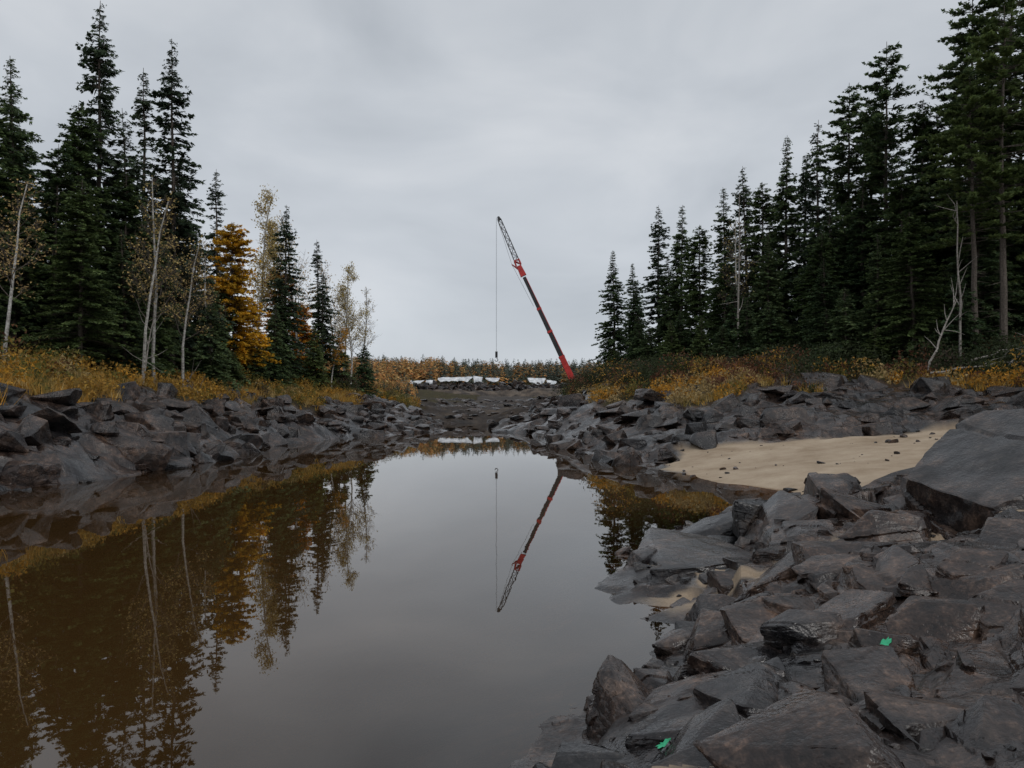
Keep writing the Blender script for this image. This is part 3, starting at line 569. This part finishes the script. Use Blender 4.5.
part(crane,'boom_head',beam(lerp(.94),lerp(1.02),1.25,.95,1.0,.9),BF,M_RED)
part(crane,'head_strut',beam(J+[-.2,0,-.3],J+[-1.7,0,.8],.3,.2,.5,.4),BF,M_RED)
V,F=lattice(J+(Tp-J)*.06,J+(Tp-J)*.94,1.0,.7,11,.045);part(crane,'lattice_jib',V,F,M_STEEL)
V,F=lattice(J+(Tp-J)*.06,J+(Tp-J)*.16,1.05,1.0,1,.09);part(crane,'jib_joint',V,F,M_RED)
part(crane,'jib_head',beam(J+(Tp-J)*.93,Tp,.8,.4,.7,.4),BF,M_BLACK)
for k,(a,b2,r) in enumerate(((J+[-1.7,0,.8],J+(Tp-J)*.95+[-.4,0,0],.03),(J+[-1.7,0,.8],lerp(.7)+[-.9,0,0],.03),(Tp+[-.30,0,-.2],np.array([-3.22,CY,13.2]),.018),(Tp+[-.40,0,-.2],np.array([-3.30,CY,13.2]),.018))):
    V,F=tube([a,b2],[r,r],5);part(crane,'cable_%d'%k,V,F,M_STEEL)
part(crane,'hook_block',boxv((-3.25,CY,12.6),(.5,.4,1.3)),BF,M_BLACK)
a=np.linspace(-1.5,3.2,9);V,F=tube(np.c_[-3.25+.32*np.cos(a),np.full(9,CY),11.5-.32*np.sin(a)],[.08]*9,6);part(crane,'hook',V,F,M_STEEL,True)
gz=hz(16.5,CY)
def bx(n,c,s,m): 
    o=part(crane,n,boxv(np.array(c,float),s),BF,m);md=o.modifiers.new('b','BEVEL');md.width=.06;md.segments=2;return o
bx('carrier_chassis',(17.5,CY,gz+1.25),(13,2.4,.6),M_BLACK);bx('carrier_deck',(17.2,CY,gz+1.7),(11.5,2.6,.3),M_RED);bx('driver_cab',(24.4,CY,gz+1.95),(1.9,2.5,2.1),M_RED);bx('windscreen',(25.32,CY,gz+2.4),(.12,2.1,.8),M_GLASS);bx('side_window',(24.5,CY-1.24,gz+2.45),(1.2,.08,.7),M_GLASS)
bx('turntable',(15.5,CY,gz+2.0),(2.4,2.4,.35),M_BLACK);bx('superstructure',(16.4,CY+.2,gz+2.9),(5.0,1.7,1.4),M_RED);bx('operator_cab',(14.6,CY-1.35,gz+3.1),(2.0,1.0,1.9),M_RED);bx('operator_window',(14.3,CY-1.84,gz+3.4),(1.2,.06,1.0),M_GLASS);bx('counterweight',(19.8,CY,gz+3.0),(1.6,2.8,1.7),M_BLACK)
V,F=tube([(13.2,CY,gz+2.4),tuple(lerp(.18))],[.25,.18],10);part(crane,'luffing_ram',V,F,M_STEEL,True)
for k in range(6):
    for s_ in (-1,1):
        x=12.2+k*2.1+(.4 if k>2 else 0);V,F=tube([(x,CY+s_*1.28,gz+.62),(x,CY+s_*1.24,gz+.62),(x,CY+s_*.9,gz+.62),(x,CY+s_*.86,gz+.62)],[.3,.66,.66,.3],18);part(crane,'wheel_%d_%s'%(k,'a' if s_<0 else 'b'),V,F,M_TYRE,True)
for k,x in enumerate((11.2,20.8)):
    for s_ in (-1,1):
        bx('outrigger_beam_%d_%d'%(k,s_+1),(x,CY+s_*2.4,gz+1.2),(.4,2.6,.35),M_RED);bx('outrigger_foot_%d_%d'%(k,s_+1),(x,CY+s_*3.6,gz+.5),(.7,.7,1.1),M_STEEL)
# ------------------------------------------------------------------ dam
dam=parent('dam')
def bd(n,c,s,m,rz=0):
    R=rotm(0,0,rz);return part(dam,n,boxv(np.array(c,float),np.array(s,float),R),BF,m)
g=RS(8)
bd('dam_wall',(-12,300,5.4),(76,5,7),M_CONC);bd('crest_walkway',(-12,298.2,9.05),(76,2.2,.3),M_CONC)
for k in range(16): bd('buttress_%d'%k,(-47+k*4.7,296.6,5.0),(.8,2.0,6.6),M_CONC)
for k,(x0,x1,z0,z1,sl) in enumerate(((-46,-32.5,9.6,10.8,.5),(-31.8,-28.6,9.9,11.0,-.2),(-27.4,-14.6,10.6,12.1,.25),(-14.3,-10.9,10.4,12.4,-.2),(-9.8,-4.6,10.4,11.8,-.3),(5.8,12.4,9.9,11.7,-.2),(12.8,16.5,9.7,10.8,-.4))):
    nx=34;t=np.linspace(0,1,nx);xs=x0+(x1-x0)*t;top=z1+sl*(t-.5)+.30*fbm(xs*.4,xs*0+k,3,3);bot=z0+sl*(t-.5)+.8*fbm(xs*.6,xs*0+k*3,5,3)-.1
    env=np.minimum(1,np.minimum(t,1-t)*9);bot=top-(top-bot)*(.35+.65*env)
    V=np.vstack([np.c_[xs,np.full(nx,294.6)+g.normal(size=nx)*.15,bot],np.c_[xs,np.full(nx,297.0),top],np.c_[xs,np.full(nx,299.5),top-.3]])
    F=[(i_+r*nx,i_+1+r*nx,i_+1+(r+1)*nx,i_+(r+1)*nx) for r in (0,1) for i_ in range(nx-1)];part(dam,'white_sheeting_%d'%k,V,np.array(F),M_WHITE)
A=Acc();sh=[rock(900+q,2) for q in range(8)]
for q in range(340):
    V,F=sh[g.randint(8)];x=g.uniform(-50,26);t=g.rand();A.add(V*g.uniform(.6,1.8,3)+[x,286.5+t*9.5,5.2+t*3.9+g.normal()*.4+(1.8*math.exp(-((x-.5)/3.5)**2))],F)
o=A.out('rock_fill',[M_ROCKFAR],col=False);o.parent=dam
# excavated berm in front of the dam
n=120;xs=np.linspace(-48,30,n);prof=[(-11,-1),(-7,.3),(-4,.7),(-1.2,1),(1.5,1),(6,-1)]
V=[]
for a,hh in prof:
    zz=2.0+ (3.8+1.4*fbm(xs*.08,xs*0+a*.1,4,3))*max(hh,0)+ (0 if hh>0 else -1.5)+fbm(xs*.5,xs*0+a*3,6,3)*.8
    V.append(np.c_[xs,215+a+fbm(xs*.06,xs*0,9,2)*5,zz+.012*np.abs(xs+8)])
V=np.vstack(V);F=[(r*n+i_,r*n+i_+1,(r+1)*n+i_+1,(r+1)*n+i_) for r in range(5) for i_ in range(n-1)]
mk('gravel_berm',V,np.array(F),[mat_noise('brown_fill',(.035,.028,.024),(.13,.10,.075),.5,.95,0,.3)],smooth=False)
# ------------------------------------------------------------------ green survey paint marks on the rock (sprayed on, following the surface)
deps=bpy.context.evaluated_depsgraph_get();deps.update()
for k,(x,y,r) in enumerate(((1.40,4.45,.05),(.92,4.85,.035),(2.05,4.4,.028),(2.75,5.9,.03))):
    g=RS(k+3);vs=[(x,y)];nA=20;ring=[g.uniform(.5,1.15) for _ in range(nA)]
    for f in (.5,1.0): vs+=[(x+math.cos(t)*r*1.5*ring[i_]*f,y+math.sin(t)*r*ring[i_]*f) for i_,t in enumerate(np.linspace(0,6.283,nA,endpoint=False))]
    P3=[]
    for a,b2 in vs:
        h0=sc.ray_cast(deps,Vector((a,b2,5)),Vector((0,0,-1)));P3.append((a,b2,(h0[1].z if h0[0] else .8)+.007))
    F=[(0,1+i_,1+(i_+1)%nA) for i_ in range(nA)]
    for i_ in range(nA):
        j_=(i_+1)%nA;F+=[(1+i_,1+nA+i_,1+nA+j_),(1+i_,1+nA+j_,1+j_)]
    zc=P3[0][2];F=[f for f in F if max(P3[q][2] for q in f)-min(P3[q][2] for q in f)<.05]
    if F: mk('paint_mark',np.array(P3),np.array(F),[M_GREEN])
# ------------------------------------------------------------------ sky, sun, camera
w=bpy.data.worlds.new('World');sc.world=w;w.use_nodes=True;b=NB(w.node_tree);bg=w.node_tree.nodes['Background']
sky=b.n('ShaderNodeTexSky');sky.sky_type='NISHITA';sky.sun_disc=False;sky.sun_elevation=math.radians(48);sky.sun_rotation=math.radians(150)
tc=b.n('ShaderNodeTexCoord').outputs['Generated'];mp=b.n('ShaderNodeMapping');mp.inputs['Scale'].default_value=(1,1,2.2);b.l(tc,mp.inputs['Vector'])
sx=b.n('ShaderNodeSeparateXYZ');b.l(tc,sx.inputs[0])
cl=b.noise(mp.outputs[0],2.6,5,.5,.4)
c1=b.ramp(cl,[(.30,(.45,.485,.53)),(.52,(.575,.61,.655)),(.72,(.70,.725,.76))])
hor=b.ramp(sx.outputs[2],[(0.0,(1.12,1.12,1.12)),(.14,(1.04,1.04,1.04)),(.5,(.93,.93,.93)),(1,(1.15,1.15,1.15))])
o=b.n('ShaderNodeMix',data_type='RGBA',blend_type='MULTIPLY');o.inputs[0].default_value=1;b.l(c1,o.inputs[6]);b.l(hor,o.inputs[7])
vs=b.n('ShaderNodeVectorMath',operation='SCALE');b.l(o.outputs[2],vs.inputs[0]);vs.inputs['Scale'].default_value=10
b.l(b.mix(.95,sky.outputs[0],vs.outputs[0]),bg.inputs['Color']);bg.inputs['Strength'].default_value=.1
sl=bpy.data.lights.new('sun','SUN');sl.energy=.9;sl.angle=math.radians(25);sl.color=(1,.97,.93);so=bpy.data.objects.new('sun',sl);sc.collection.objects.link(so)
so.rotation_euler=(math.radians(42),0,math.radians(30))
cd=bpy.data.cameras.new('camera');cd.lens=28.125;cd.sensor_width=36;cd.shift_y=19/1024;cd.clip_end=6000;cd.clip_start=.05
co=bpy.data.objects.new('camera',cd);sc.collection.objects.link(co);co.location=(0,0,EYE);co.rotation_euler=(math.radians(90),0,0);sc.camera=co
sc.view_settings.view_transform='Standard';sc.view_settings.look='None';sc.view_settings.exposure=0
